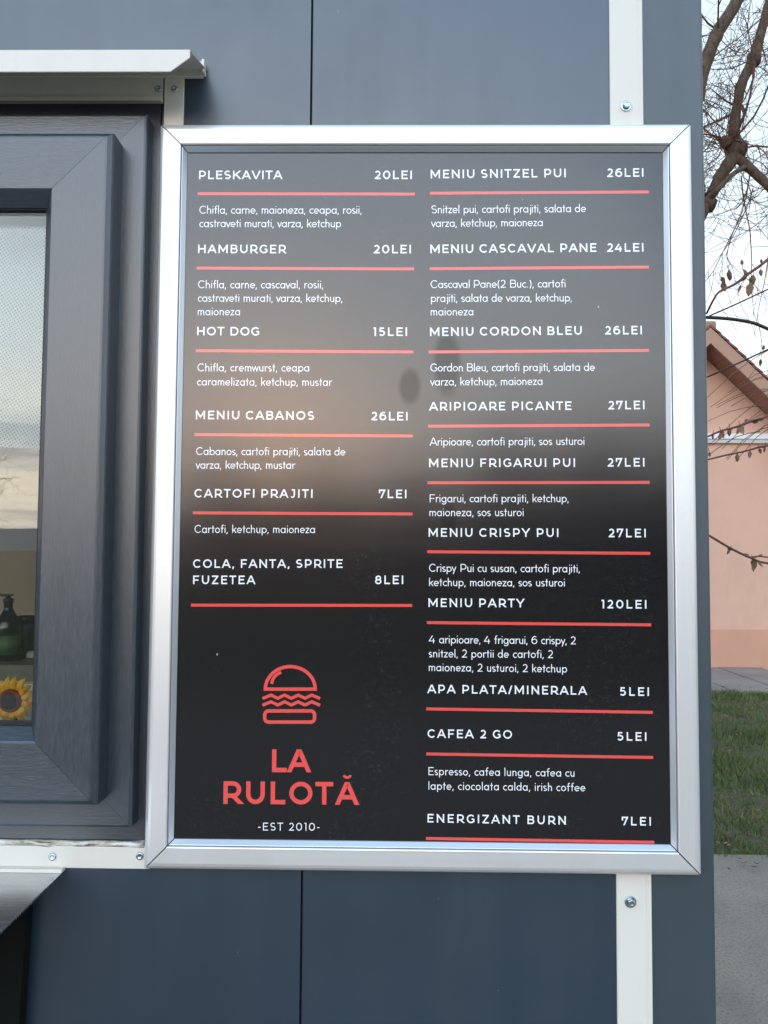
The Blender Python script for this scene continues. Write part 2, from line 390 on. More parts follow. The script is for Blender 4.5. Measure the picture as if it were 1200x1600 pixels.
# vertical white trim strip with a folded right edge
g = MB(); g.prism([(XL, .002), (XL, -.0022), (XL+.001, -.003), (XR-.0062, -.003), (XR-.0055, -.0036), (XR-.003, -.0052), (XR-.0008, -.0052), (XR, -.0044), (XR, .002)], ZB, ZT, 'z')
strip = g.build('trim_strip', M['trim'], kiosk)
def bolt(px, py, tilt):
    p = at(px, py, -.003)
    g = MB(); g.lathe([(.0066, 0), (.0068, .0006), (.0064, .0013), (.0046, .0014)], 28, p, 'y')
    hexp = [(.0047, .0012), (.0048, .0044), (.0040, .0054), (.0022, .0056), (.0018, .0050)]
    vs = []; fs = []
    for r, h in hexp:
        for k in range(6):
            a = R(60*k+tilt); vs.append((p.x+r*math.cos(a), p.y-h, p.z+r*math.sin(a)))
    for j in range(len(hexp)-1):
        for k in range(6): fs.append((j*6+k, j*6+(k+1) % 6, (j+1)*6+(k+1) % 6, (j+1)*6+k))
    fs.append(tuple((len(hexp)-1)*6+k for k in range(6)))
    g.raw(vs, fs)
    bevel(g.build('bolt', M['steel'], strip), .0003)
bolt(978, 166, 8); bolt(985, 1409, 22)
# trims round the window
def rivet(px, py, Y, parent, r=.0045):
    p = at(px, py, Y); g = MB(); g.lathe([(r, 0), (r*1.02, .0006), (r*.85, .0014), (r*.5, .0018), (r*.42, .0010), (r*.2, .0008)], 22, p, 'y'); g.build('screw', M['steel'], parent)
zta = at(120, 122, 0).z; ztb = at(120, 160, -.003).z
g = MB(); g.box(WX0-.03, at(256, 140, 0).x, -.003, .001, ztb, zta+.02)
g.prism([(-.003, ztb), (-.0085, ztb-.001), (-.0085, ztb+.004), (-.003, ztb+.0055)], WX0-.03, at(255, 140, 0).x, 'x')
tt = g.build('trim_strip', M['trim'], kiosk); rivet(247, 139, -.003, tt, .004)
g = MB(); xa, xb = at(258, 150, 0).x, at(288, 150, 0).x
g.box(xa, xb, -.004, .001, at(260, 1330, 0).z, zta+.02)
tv = bevel(g.build('trim_strip', M['trim'], kiosk), .0007); rivet(273, 139, -.004, tv, .004)
g = MB(); zba, zbb = at(120, 1321, 0).z, at(120, 1355, 0).z
g.box(WX0-.03, at(236, 1340, 0).x, -.003, .001, zbb, zba)
tb = bevel(g.build('trim_strip', M['trim'], kiosk), .0007); rivet(82, 1338.5, -.003, tb); rivet(218.5, 1337.5, -.003, tb)
# sealant bead
g = MB(); random.seed(3); n = 60; xs = [WX0+(at(226, 1318, 0).x-WX0)*i/n for i in range(n+1)]
g.tube([(x, -.001+random.uniform(-.0006, .0006), zba+.003+random.uniform(-.0012, .0012)) for x in xs], [.0038+random.uniform(-.0012, .001) for _ in xs], 7)
g.build('sealant', M['sealant'], kiosk)

# window: outer flange, frame, sash, glass
win = bpy.data.objects.new('window', None); C.objects.link(win); win.parent = kiosk
wc = Vector(((wx0+wx1)/2, 0, (zt+zb)/2)); win.matrix_parent_inverse = pinv(kiosk); win.location = wc
def pw(): return win
def wpart(mb, name, m):
    o = mb.build(name, m); o.parent = win; o.matrix_parent_inverse = Matrix.Translation(wc).inverted(); return o
rect0 = (wx0+.0005, wx1-.0005, zb+.0005, zt-.0005)
uo = wx1 - xo                                             # flange width at the side
fxR = xo; fzT = at(120, 178, y1).z; fzB = at(120, 1293, y1).z
sxR = at(187, 700, y2).x + .0105; 
sxR = .5*(at(192, 250, y1).x + at(167, 1230, y1).x)
szT = at(100, 204, y2).z; szB = at(100, 1260, y2).z
gxR = .5*(at(79, 340, y2).x + at(52, 1150, y2).x); gzT = at(40, 299, y2).z; gzB = at(40, 1158, y2).z
fl = (wx0, wx1, zb, zt)
for sd in ('top', 'bottom', 'left', 'right'):
    mm = M['sash_h'] if sd in ('top', 'bottom') else M['sash_v']
    g = MB(); rail(g, (wx0, wx1-.001, zb, zt), 0.03, [(0, 0), (0, .029), (.0007, .03), (.05, .03), (.05, 0)], sd, 0); wpart(g, 'outer_frame', mm)
    rf = (wx0+.015, fxR, fzB, fzT); h = -y1
    g = MB(); rail(g, rf, 0.0, [(0, -.005), (0, h-.003), (.001, h-.0008), (.003, h), (.06, h), (.06, -.005)], sd, .00015); wpart(g, 'frame_rail', mm)
    rs = (wx0+.05, sxR, szB, szT); h = -y2
    wd = sxR-gxR
    wt = {'top': szT-gzT, 'bottom': gzB-szB}.get(sd, wd)
    # one profile for the whole sash; the bead takes the rest
    g = MB(); rail(g, rs, 0.0, [(0, .020), (0, h-.007), (.0012, h-.0045), (.0058, h-.0006), (.008, h), (wd-.002, h), (wd, h-.0015), (wd+.012, h-.020), (wd+.013, h-.026), (wd+.013, .015), (wd-.01, .012)], sd, .00022); wpart(g, 'sash_rail', mm)
gx1 = sxR-wd-.013; gx0 = wx0+.05+wd+.013; gz0 = szB+wd+.013; gz1 = szT-wd-.013
g = MB(); rail(g, (gx0-.004, gx1+.004, gz0-.004, gz1+.004), -.020, [(0, 0), (0, .016), (.0045, .0165), (.006, .012), (.006, 0)], 'top', 0)
for sd in ('bottom', 'left', 'right'): rail(g, (gx0-.004, gx1+.004, gz0-.004, gz1+.004), -.020, [(0, 0), (0, .016), (.0045, .0165), (.006, .012), (.006, 0)], sd, 0)
wpart(g, 'gasket', M['gasket'])
for yy in (-.032, -.014):
    g = MB(); g.box(gx0-.003, gx1+.003, yy, yy+.004, gz0-.003, gz1+.003); wpart(g, 'glass_pane', M['glass'])
g = MB(); g.box(wx0+.02, wx1-.02, .034, .30, zb-.05, zb-.002); g.build('inner_sill', mat('white inner sill', (.55, .56, .54), .4, .4), kiosk)

# drip hood above the window
dh = .072
pA = at(297, 77, -dh); pB = at(297, 90, -dh); pC = at(266, 112, -dh)
zwall = at(322, 100, 0).z; zlo = at(322, 124, 0).z
xh = at(310, 110, 0).x; xend = at(322.5, 110, 0).x
x0h = WX0-.05; t = .0016
g = MB()
# fascia (front sheet) with clipped corner
poly = [(x0h, pC.z), (pC.x, pC.z), (pA.x, pB.z), (pA.x, pA.z), (x0h, pA.z)]
g.prism(poly, -dh, -dh+t, 'y')
# sloping top sheet back to the wall, and its wall flange
zw = pA.z+.012
xe = pA.x
g.raw([(x0h, -dh+t, pA.z), (xe, -dh+t, pA.z), (xe+.002, 0, zlo+.012), (x0h, 0, zlo+.012),
       (x0h, -dh+t, pA.z-t), (xe, -dh+t, pA.z-t), (xe+.002, 0, zlo+.012-t), (x0h, 0, zlo+.012-t)],
      [(0, 1, 2, 3), (4, 7, 6, 5), (0, 4, 5, 1), (1, 5, 6, 2), (2, 6, 7, 3), (3, 7, 4, 0)])
g.box(x0h, xend-.003, -.006, -.0005, zlo, zwall)
g.box(xend-.003, xend, -.012, -.0005, zlo+.002, zwall-.001)
hood = bevel(g.build('drip_hood', M['trim'], kiosk), .0006, 1)

# folding counter shelf below the window, and the black sheet behind it
za = at(100, 1357, 0).z
pq = at(103, 1357, 0)
g = MB(); g.prism([(WX0+.1, 0.0), (pq.x, 0.0), (pq.x-.001, -.30), (WX0+.1, -.30)], za-.0035, za-.0006, 'z')
sh = bevel(g.build('counter_shelf', M['shelf'], kiosk), .0006)
g = MB(); g.box(WX0+.1, pq.x+.0, -.012, -.0005, za-.0004, za+.0035); g.build('sealant', M['trim'], kiosk)
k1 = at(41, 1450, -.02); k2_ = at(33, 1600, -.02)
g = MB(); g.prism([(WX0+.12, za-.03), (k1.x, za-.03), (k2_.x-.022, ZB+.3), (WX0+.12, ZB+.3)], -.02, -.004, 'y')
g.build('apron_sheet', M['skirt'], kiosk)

# ------------------------------------------------------------------ menu board
BW, BH, BZ = .638, .88192, 1.10
YB = -.0045                                              # back of the board (on the strips)
board = empty('menu_board', (BW/2, YB, BZ), 'large black menu poster in a silver mitred snap frame on the kiosk wall', 'menu board')
prof = [(0, 0), (0, .0035), (.0012, .0075), (.0035, .0108), (.0068, .0128), (.0105, .0137), (.0300, .0140), (.0312, .0134), (.0316, .0120), (.0316, .0050), (.0316, .0)]
lip = [(.0323, .0002), (.0323, .0112), (.0327, .0115), (.0332, .0112), (.0374, .0058), (.0374, .0002)]
rect = (.0012, BW-.0028, BZ+.0033, BZ+BH-.0050)
prof = [(u*.88, v) for u, v in prof]; lip = [(u-.0038, v) for u, v in lip]
for sd in ('top', 'bottom', 'left', 'right'):
    g = MB(); rail(g, rect, YB, prof, sd, .0009)
    o = g.build('frame_rail', M['alu_h'] if sd in ('top', 'bottom') else M['alu_v'], board)
    g = MB(); rail(g, rect, YB, lip, sd, .0008)
    g.build('inner_lip', M['alu_lip'], o)
YP = YB-.0045                                            # poster face
g = MB(); g.box(.004, BW-.006, YB-.0033, YB-.0002, BZ+.006, BZ+BH-.008); g.build('backboard', M['black_gap'], board)
# poster sheet: slightly wavy, as laminated film is
g = MB(); nx, nz = 2, 2
x0, x1, z0, z1 = rect[0]+.031, rect[1]-.031, rect[2]+.031, rect[3]-.031
g.box(x0, x1, YP, YP+.0008, z0, z1)
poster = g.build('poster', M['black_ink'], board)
def pchild(mb, name, m):
    return mb.build(name, m, poster, recalc=False)

# ---- stroke lettering
def arc(cx, cy, rx, ry, a0, a1, n=None):
    n = n or max(4, int(abs(a1-a0)/12))
    return [(cx+rx*math.cos(R(a0+(a1-a0)*i/n)), cy+ry*math.sin(R(a0+(a1-a0)*i/n))) for i in range(n+1)]
def cap_glyphs():
    S = lambda p, q=True, c=False: (p, q, c)             # points, square ends, closed
    O = arc(.5, .5, .5, .5, 90, 450, 36)[:-1]
    G = {}
    G['A'] = (.99, [S([(0, 0), (.45, 1), (.55, 1), (1, 0)], 'F'), S([(.18, .29), (.82, .29)], False)])
    G['B'] = (.80, [S([(0, 1), (0, 0)]), S([(0, 1)]+arc(.58, .765, .34, .235, 90, -90)+[(0, .53)], False), S([(.4, .53)]+arc(.66, .265, .34, .265, 90, -90)+[(0, 0)], False)])
    G['C'] = (.90, [S(arc(.56, .5, .56, .5, 43, 317), False)])
    G['D'] = (.92, [S([(0, 0), (0, 1)]+arc(.42, .5, .58, .5, 90, -90), False, True)])
    G['E'] = (.71, [S([(1, 1), (0, 1), (0, 0), (1, 0)]), S([(0, .52), (.86, .52)])])
    G['F'] = (.70, [S([(1, 1), (0, 1), (0, 0)]), S([(0, .47), (.86, .47)])])
    G['G'] = (.92, [S(arc(.55, .5, .55, .5, 42, 312)+[(1, .15), (1, .47)], False), S([(.66, .46), (1, .46)], False)])
    G['H'] = (.86, [S([(0, 0), (0, 1)]), S([(1, 0), (1, 1)]), S([(0, .5), (1, .5)], False)])
    G['I'] = (0, [S([(0, 0), (0, 1)])])
    G['J'] = (.56, [S([(.25, 1), (1, 1)]+arc(.5, .33, .5, .33, 0, -135), False)])
    G['K'] = (.86, [S([(0, 0), (0, 1)]), S([(0, .32), (.93, 1)], 'F1'), S([(.36, .58), (1, 0)], 'F1')])
    G['L'] = (.66, [S([(0, 1), (0, 0), (1, 0)])])
    G['M'] = (1.06, [S([(0, 0), (0, 1)]), S([(1, 0), (1, 1)]), S([(.02, 1), (.5, .2), (.98, 1)], 'F')])
    G['N'] = (.87, [S([(0, 0), (0, 1)]), S([(1, 0), (1, 1)]), S([(.02, 1), (.98, 0)], 'F')])
    G['O'] = (1.04, [S(O, False, True)])
    G['P'] = (.78, [S([(0, 0), (0, 1)]), S([(0, 1)]+arc(.52, .665, .48, .335, 90, -90)+[(0, .33)], False)])
    G['R'] = (.80, [S([(0, 0), (0, 1)]), S([(0, 1)]+arc(.52, .665, .48, .335, 90, -90)+[(0, .33)], False), S([(.55, .33), (1, 0)], 'F1')])
    G['S'] = (.74, [S(arc(.5, .745, .47, .255, 38, 262)+arc(.5, .25, .5, .25, 82, -142), False)])
    G['T'] = (.80, [S([(0, 1), (1, 1)]), S([(.5, 1), (.5, 0)])])
    G['U'] = (.84, [S([(0, 1)]+arc(.5, .42, .5, .42, 180, 360)+[(1, 1)])])
    G['V'] = (.98, [S([(0, 1), (.46, 0), (.54, 0), (1, 1)], 'F')])
    G['W'] = (1.46, [S([(0, 1), (.25, 0), (.5, 1), (.75, 0), (1, 1)], 'F')])
    G['X'] = (.88, [S([(0, 0), (1, 1)], 'F'), S([(0, 1), (1, 0)], 'F')])
    G['Y'] = (.90, [S([(0, 1), (.5, .38), (1, 1)], 'F'), S([(.5, .38), (.5, 0)])])
    G['Z'] = (.76, [S([(0, 1), (1, 1)]), S([(0, 0), (1, 0)]), S([(0, 0), (1, 1)], False)])
    G['0'] = (.84, [S(O, False, True)])
    G['1'] = (.30, [S([(0, 1), (1, 1), (1, 0)])])
    G['2'] = (.68, [S(arc(.48, .70, .46, .30, 155, -25)+[(.80, .46), (.03, 0)], False), S([(0, 0), (1, 0)])])
    G['4'] = (.86, [S([(.58, 1), (0, .27), (1, .27)], False), S([(.76, .55), (.76, 0)])])
    G['5'] = (.72, [S([(.92, 1), (.16, 1), (.10, .59), (.42, .60)]+arc(.46, .30, .52, .30, 85, -145), False)])
    G['6'] = (.78, [S(arc(.5, .32, .5, .32, 0, 360, 28)[:-1], False, True), S(arc(.60, .46, .60, .54, 190, 62), False)])
    G['7'] = (.74, [S([(0, .68), (0, 1)]), S([(0, 1), (1, 1), (.36, 0)], 'F1')])
    G['8'] = (.76, [S(arc(.5, .76, .42, .24, 0, 360, 26)[:-1], False, True), S(arc(.5, .27, .5, .27, 0, 360, 26)[:-1], False, True)])
    G['/'] = (.5, [S([(0, -.1), (1, 1.08)], False)])
    return G
CAPS = cap_glyphs()
def low_glyph(ch, h, X=.66):
    "lower case, figures and points of the thin geometric face; absolute coordinates in cap heights. Returns (ink width, strokes)"
    mdl = X/2; ry = mdl-h; rx = .260; bc = h+rx; st = h+2*rx; S = lambda p, q=False, c=False: (p, q, c)
    ring = arc(bc, mdl, rx, ry, 0, 360, 28)[:-1]; dot = lambda x: S([(x, .86), (x, .86+1.9*h)])
    W = st+h; AS = 1.04; DS = -.28
    arch = lambda x, r_, yb=0: arc(x+r_, X-h-r_*1.1, r_, r_*1.1, 180, 0)
    if ch == 'a': return W, [S(ring, c=True), S([(st, 0), (st, X)])]
    if ch == 'b': return W, [S(ring, c=True), S([(h, 0), (h, AS)])]
    if ch == 'c': return .48, [S(arc(bc, mdl, rx, ry, 48, 312))]
    if ch == 'd': return W, [S(ring, c=True), S([(st, 0), (st, AS)])]
    if ch == 'e': return W, [S([(h, mdl)]+[(st, mdl)]+arc(bc, mdl, rx, ry, 0, 318))]
    if ch == 'f': return .36, [S([(.17, 0), (.17, AS-.2)]+arc(.34, AS-.2, .17, .2-h, 180, 75)), S([(.0, X-h), (.36, X-h)])]
    if ch == 'g': return W, [S(ring, c=True), S([(st, X)]+arc(bc, DS+rx*.8+h, rx, rx*.8, 0, -150))]
    if ch == 'h': return .50, [S([(h, 0), (h, AS)]), S([(h, .2)]+arch(h, .25-h)+[(.50-h, 0)])]
    if ch == 'i': return 2*h, [S([(h, 0), (h, X)]), dot(h)]
    if ch == 'j': return .18+h, [S([(.18, X), (.18, DS+.16)]+arc(.02, DS+.16, .16, .16-h, 0, -80)), dot(.18)]
    if ch == 'k': return .50, [S([(h, 0), (h, AS)]), S([(h, .27), (.43, X-h)], 'F1'), S([(.2, .40), (.45, h)], 'F1')]
    if ch == 'l': return 2*h, [S([(h, 0), (h, AS)])]
    if ch == 'm': return .80, [S([(h, 0), (h, X)]), S([(h, .2)]+arch(h, .20-h/2)+[(.40, 0)]), S([(.40, .2)]+arch(.40, .20-h/2)+[(.80-h, 0)])]
    if ch == 'n': return .50, [S([(h, 0), (h, X)]), S([(h, .2)]+arch(h, .25-h)+[(.50-h, 0)])]
    if ch == 'o': return W, [S(ring, c=True)]
    if ch == 'p': return W, [S(ring, c=True), S([(h, DS), (h, X)])]
    if ch == 'r': return .33, [S([(h, 0), (h, X)]), S([(h, .3)]+arc(h+.24, .36, .24, X-h-.36, 180, 72))]
    if ch == 's': return .42, [S(arc(.21, X*.74-h*.2, .165, X*.25-h*.6, 35, 262)+arc(.21, X*.25+h*.1, .18, X*.25-h*.8, 82, -145))]
    if ch == 't': return .34, [S([(.17, 0), (.17, .92)]), S([(0, X-h), (.34, X-h)])]
    if ch == 'u': return .50, [S([(h, X)]+arc(.25, .25, .25-h, .25-h, 180, 360)+[(.50-h, X)]), S([(.50-h, X), (.50-h, 0)])]
    if ch == 'v': return .52, [S([(h*.6, X-h), (.26, h), (.52-h*.6, X-h)], 'F')]
    if ch == 'w': return .80, [S([(h*.6, X-h), (.21, h), (.40, X-.05), (.59, h), (.80-h*.6, X-h)], 'F')]
    if ch == 'x': return .5, [S([(0, 0), (.5, X)]), S([(0, X), (.5, 0)])]
    if ch == 'y': return .54, [S([(h*.6, X), (.28, .04)]), S([(.54-h*.6, X), (.15, DS)])]
    if ch == 'z': return .46, [S([(h, X-h), (.46-h, X-h), (h, h), (.46-h, h)], True)]
    if ch == ',': return .16, [S([(.11, .11), (.03, -.15)])]
    if ch == '.': return 2*h, [S([(h, 0), (h, 2*h)])]
    if ch == '-': return .30, [S([(0, .40), (.30, .40)])]
    if ch == '(': return .2, [S(arc(.42, .42, .40, .66, 128, 232))]
    if ch == ')': return .2, [S(arc(-.22, .42, .40, .66, 52, -52))]
    if ch in CAPS:
        wd, st_ = CAPS[ch]; k = .93
        wd = max(wd*k, 2*h)
        return wd, [([(h+x*(wd-2*h), h+y*(1-2*h)) for x, y in p], q, c) for p, q, c in st_]
    return .3, []
def glyph(ch, h, bold):
    if ch == 'Ă':
        wd, s = glyph('A', h, bold)
        return wd, s+[(arc(wd/2, 1.33, .155, .13, 192, 348), False, False, .055)]
    if bold and ch in CAPS:
        wd, st_ = CAPS[ch]; wd = max(wd, 2*h)
        return wd, [([(h+x*(wd-2*h), h+y*(1-2*h)) for x, y in p], q, c) for p, q, c in st_]
    if bold and ch == ',': return .22, [([(.13, .17), (.06, -.13)], False, False)]
    return low_glyph(ch, h)
def bear(ch, right):
    flat_l = 'BDEFHIKLMNPRUbhiklmnpru'; flat_r = 'HIJMNUadghilmnqu1'
    if ch in (flat_r if right else flat_l): return .105
    if ch in 'AVTYWvwy47/': return .015
    if ch in '.()': return .13
    return .06
def offset_line(pts, hw, square, closed, X=None):
    P = [Vector(p) for p in pts]
    q = [P[0]]
    for p in P[1:]:
        if (p-q[-1]).length > 1e-5: q.append(p)
    P = q
    if closed and (P[0]-P[-1]).length < 1e-5: P.pop()
    if square is True and not closed:
        P[0] = P[0]+(P[0]-P[1]).normalized()*hw; P[-1] = P[-1]+(P[-1]-P[-2]).normalized()*hw
    n = len(P); Lf = []; Rt = []
    for i in range(n):
        a = P[i-1] if (i > 0 or closed) else None; b = P[(i+1) % n] if (i < n-1 or closed) else None
        d0 = (P[i]-a).normalized() if a is not None else None; d1 = (b-P[i]).normalized() if b is not None else None
        if d0 is None: d0 = d1
        if d1 is None: d1 = d0
        n0 = Vector((-d0.y, d0.x)); n1 = Vector((-d1.y, d1.x)); mm = n0+n1
        if mm.length < 1e-4: mm = n0
        mm.normalize(); k = hw/max(.36, mm.dot(n0))
        Lf.append(P[i]+mm*k); Rt.append(P[i]-mm*k)
    if square in ('F', 'F1'):                            # diagonal ends are cut level with the line they stand on
        for i, j in (((0, 1), (n-1, n-2)) if square == 'F' else ((n-1, n-2),)):
            d = (P[i]-P[j]).normalized(); ye = P[i].y
            tgt = min((0, 1) if X is None else (0, X, 1), key=lambda v: abs(v-ye))
            for S_ in (Lf, Rt): S_[i] = S_[i]+d*((tgt-S_[i].y)/d.y)
    return Lf, Rt
zlift = [0]
def stroke(mb, pts, hw, square, closed, T, X=None):
    Lf, Rt = offset_line(pts, hw, square, closed, X); n = len(Lf)
    zlift[0] = (zlift[0]+1) % 7; dy = -.00010-.000006*zlift[0]
    vs = [T(p, dy) for p in Lf]+[T(p, dy) for p in Rt]
    m_ = n if closed else n-1
    mb.raw(vs, [(i, n+i, n+(i+1) % n, (i+1) % n) for i in range(m_)])
def text(mb, s, xa, ya, xb, yb, cap, weight, bold):
    "one line of lettering from its ink's left to its right end along the baseline"
    h = weight/2; A = at(xa, ya, YP); B = at(xb, yb, YP); H = (at(xa, ya-cap, YP)-A).length
    d = Vector((B.x-A.x, B.z-A.z)); Wd = d.length/H; d.normalize(); up = Vector((-d.y, d.x))
    items = []; x = 0; gaps = 0; prev = None
    for ch in s:
        if ch == ' ': x += (.40 if bold else .44); prev = ' '; gaps += (.6 if bold else .35); continue
        wd, st = glyph(ch, h, bold)
        if prev is not None:
            x += bear(ch, False)+(bear(prev, True) if prev != ' ' else .06); gaps += 1
        items.append((x, gaps, st)); x += wd; prev = ch
    tr = (Wd-x)/max(gaps, 1)
    for gx, k, st in items:
        for pts, q, c, *hh in st:
            stroke(mb, pts, hh[0] if hh else h, q, c, lambda p, dy, gx=gx, k=k: (A.x+(d.x*(p.x+gx+k*tr)+up.x*p.y)*H, YP+dy, A.z+(d.y*(p.x+gx+k*tr)+up.y*p.y)*H), None if bold else .66)
HEAD = [
 ('PLESKAVITA',311,280,441,280), ('HAMBURGER',309.5,395.5,446.5,396), ('HOT DOG',308,524,405,524.5),
 ('MENIU CABANOS',306,655,490.7,656), ('CARTOFI PRAJITI',303.7,777.3,488.3,778), ('COLA, FANTA, SPRITE',301.7,887.3,535.3,887.3), ('FUZETEA',301.7,912.7,398.7,912.7),
 ('MENIU SNITZEL PUI',673,278.8,884,277), ('MENIU CASCAVAL PANE',672.5,395.7,932,393.6), ('MENIU CORDON BLEU',672,525.2,909,523),
 ('ARIPIOARE PICANTE',670.8,641.7,893,640.6), ('MENIU FRIGARUI PUI',670.5,730,898.5,729.5), ('MENIU CRISPY PUI',669.7,838.7,872.5,839),
 ('MENIU PARTY',669.5,948.3,819,949), ('APA PLATA/MINERALA',668,1083,917,1085.7), ('CAFEA 2 GO',668,1152.8,800,1154.2), ('ENERGIZANT BURN',668,1285,884,1288.5)]
PRICE = [
 ('20LEI',585.5,280,643.5,280), ('20LEI',584,396,642,396), ('15LEI',583.5,525,636,525), ('26LEI',580.3,656.7,636.7,657), ('7LEI',592,778.3,635,778.5), ('8LEI',586,912.7,630,912.7),
 ('26LEI',948.7,276.7,1005.4,276.2), ('24LEI',948.7,393.6,1005.4,393.2), ('26LEI',945.5,522.8,1003,522.4), ('27LEI',950.5,639.8,1007,639.4), ('27LEI',949.5,729.2,1007,729),
 ('27LEI',951,839.4,1009,839.6), ('120LEI',940,950.5,1010,951), ('5LEI',968.5,1087,1014,1087.4), ('5LEI',964.5,1157,1010,1157.6), ('7LEI',971.5,1289.4,1017,1290)]
RULE = [(309,302.7,648.5,303.3),(307,419,647,420.3),(306,548,646,550),(304,679,645,681.3),(301.3,801.3,644.7,803),(298.3,945.5,644,946),
 (671.5,302,1014,300),(671,420,1014,417.3),(670,550,1014,547.5),(669,666,1015,664),(668,754.3,1015,753.7),(667.5,862,1016,864.6),(667,972.8,1017.5,976.3),(666,1107.6,1020,1113),(666,1178,1020.5,1183.5),(665.5,1310,1022.5,1316)]
DESC = [
 ('Chifla, carne, maioneza, ceapa, rosii,',311.5,334,565,334),('castraveti murati, varza, ketchup',311.5,355,533,355.3),
 ('Chifla, carne, cascaval, rosii,',309.5,450.5,505,450.7),('castraveti murati, varza, ketchup,',309,471.5,535,472),('maioneza',309,492.7,375,492.7),
 ('Chifla, cremwurst, ceapa',308.5,580.3,483,580.5),('caramelizata, ketchup, mustar',308,602.3,518.5,603),
 ('Cabanos, cartofi prajiti, salata de',306.5,711,539.5,711.7),('varza, ketchup, mustar',306,732.3,461,732.6),('Cartofi, ketchup, maioneza',304,832.7,492,833),
 ('Snitzel pui, cartofi prajiti, salata de',674,333.4,915.5,331.5),('varza, ketchup, maioneza',674,354.8,848,353.4),
 ('Cascaval Pane(2 Buc.), cartofi',673,450.3,883.5,449),('prajiti, salata de varza, ketchup,',673.5,472,893.5,471),('maioneza',673,493,739.5,492.8),
 ('Gordon Bleu, cartofi prajiti, salata de',672.5,580.5,929.5,579.5),('varza, ketchup, maioneza',672.5,602.5,847.5,601.5),
 ('Aripioare, cartofi prajiti, sos usturoi',671.5,696.3,913,695.2),('Frigarui, cartofi prajiti, ketchup,',671.5,784.8,888.5,784.6),('maioneza, sos usturoi',671,806.5,818,806.5),
 ('Crispy Pui cu susan, cartofi prajiti,',670.5,893.3,906,894.4),('ketchup, maioneza, sos usturoi',670.5,915.7,882.5,916.4),
 ('4 aripioare, 4 frigarui, 6 crispy, 2',670,1005,899.5,1006.8),('snitzel, 2 portii de cartofi, 2',670,1027,864,1028.2),('maioneza, 2 usturoi, 2 ketchup',670,1048.5,886,1050.8),
 ('Espresso, cafea lunga, cafea cu',669.5,1211,897.5,1213.6),('lapte, ciocolata calda, irish coffee',669.5,1233.7,914.5,1236.4)]
for lines, name, weight, bold in ((HEAD, 'heading', .162, True), (PRICE, 'price', .166, True), (DESC, 'description', .101, False)):
    for s, *p in lines:
        g = MB(); text(g, s, *p, 13.4 if bold else 12.4, weight, bold); pchild(g, name, M['white_ink'])
def Tpx(p, dy):
    q = at(p.x, p.y, YP); return (q.x, YP+dy, q.z)
for xa, ya, xb, yb in RULE:
    g = MB(); Lf = [(xa, ya), (xb, yb)]
    stroke(g, Lf, 2.3, False, False, Tpx); pchild(g, 'divider_line', M['red_ink'])
g = MB()
text(g, 'LA', 424.9, 1206.5, 484.7, 1206.7, 35.8, .195, True); text(g, 'RULOTĂ', 348.9, 1256, 559.6, 1257.6, 35.5, .195, True)
pchild(g, 'shop_name', M['red_ink'])
g = MB(); text(g, '-EST 2010-', 403.5, 1297.5, 499, 1298, 12.2, .112, False); pchild(g, 'founding_year', M['white_ink'])
g = MB()
dome = arc(453.6, 1076.7, 38.9, -35.2, 180, 0, 32)
stroke(g, dome, 2.65, False, True, Tpx)
stroke(g, [(424.2, 1068.5)]+arc(446, 1070, 21.5, -20.5, 172, 108, 10), 2.4, False, False, Tpx)
zz = [(412.5, 1090.5), (423.5, 1086), (434, 1091), (444.7, 1086), (455.2, 1091), (466, 1086), (476.5, 1091), (487.2, 1086), (498, 1090.5)]
stroke(g, zz, 2.4, True, False, Tpx); stroke(g, [(x, y+10.5) for x, y in zz], 2.4, True, False, Tpx)
rr = arc(485.5, 1122.2, 6, 6, 90, 0, 6)+arc(485.5, 1116.8, 6, 6, 0, -90, 6)+arc(419.7, 1116.8, 6, 6, -90, -180, 6)+arc(419.7, 1122.2, 6, 6, 180, 90, 6)
stroke(g, rr, 2.7, False, True, Tpx)
pchild(g, 'burger_logo', M['red_ink'])

# ------------------------------------------------------------------ things behind the window
def net_mat():
    m = bpy.data.materials.new('white perforated blind cloth'); m.use_nodes = True; k = NB(m); b = k.b
    b.inputs['Base Color'].default_value = (.80, .81, .82, 1); b.inputs['Roughness'].default_value = .8
    v = k.coords((1, 1, 1)); mp = k.n('Mapping'); mp.inputs['Rotation'].default_value = (0, R(33), 0); mp.inputs['Scale'].default_value = (270, 270, 270)
    k.l(v, mp.inputs[0])
    sn = k.n('SeparateXYZ'); k.l(mp.outputs[0], sn.inputs[0])
    fs = []
    for ax in ('X', 'Z'):
        q = k.n('Math', operation='SINE'); pm = k.n('Math', operation='MULTIPLY'); pm.inputs[1].default_value = 2*math.pi; k.l(sn.outputs[ax], pm.inputs[0]); k.l(pm.outputs[0], q.inputs[0]); fs.append(q.outputs[0])
    ad = k.n('Math', operation='ADD'); k.l(fs[0], ad.inputs[0]); k.l(fs[1], ad.inputs[1])
    hole = k.rng(ad.outputs[0], .2, 1.1, 0, 1)
    k.set('Base Color', k.mix(hole, (.36, .38, .42), (.06, .065, .08))); return m
pb = at(40, 700, .055)
blind = empty('roller_blind', ((wx0+wx1)/2, .055, pb.z), 'white perforated roller blind half lowered behind the window glass', 'roller blind')
g = MB(); g.box(gx0-.02, gx1+.02, .0545, .0555, pb.z, gz1+.02); g.build('blind_cloth', net_mat(), blind)
g = MB(); g.tube([(gx0-.02, .055, gz1+.035), (gx1+.02, .055, gz1+.035)], .018, 14); g.build('roller_tube', M['trim'], blind)

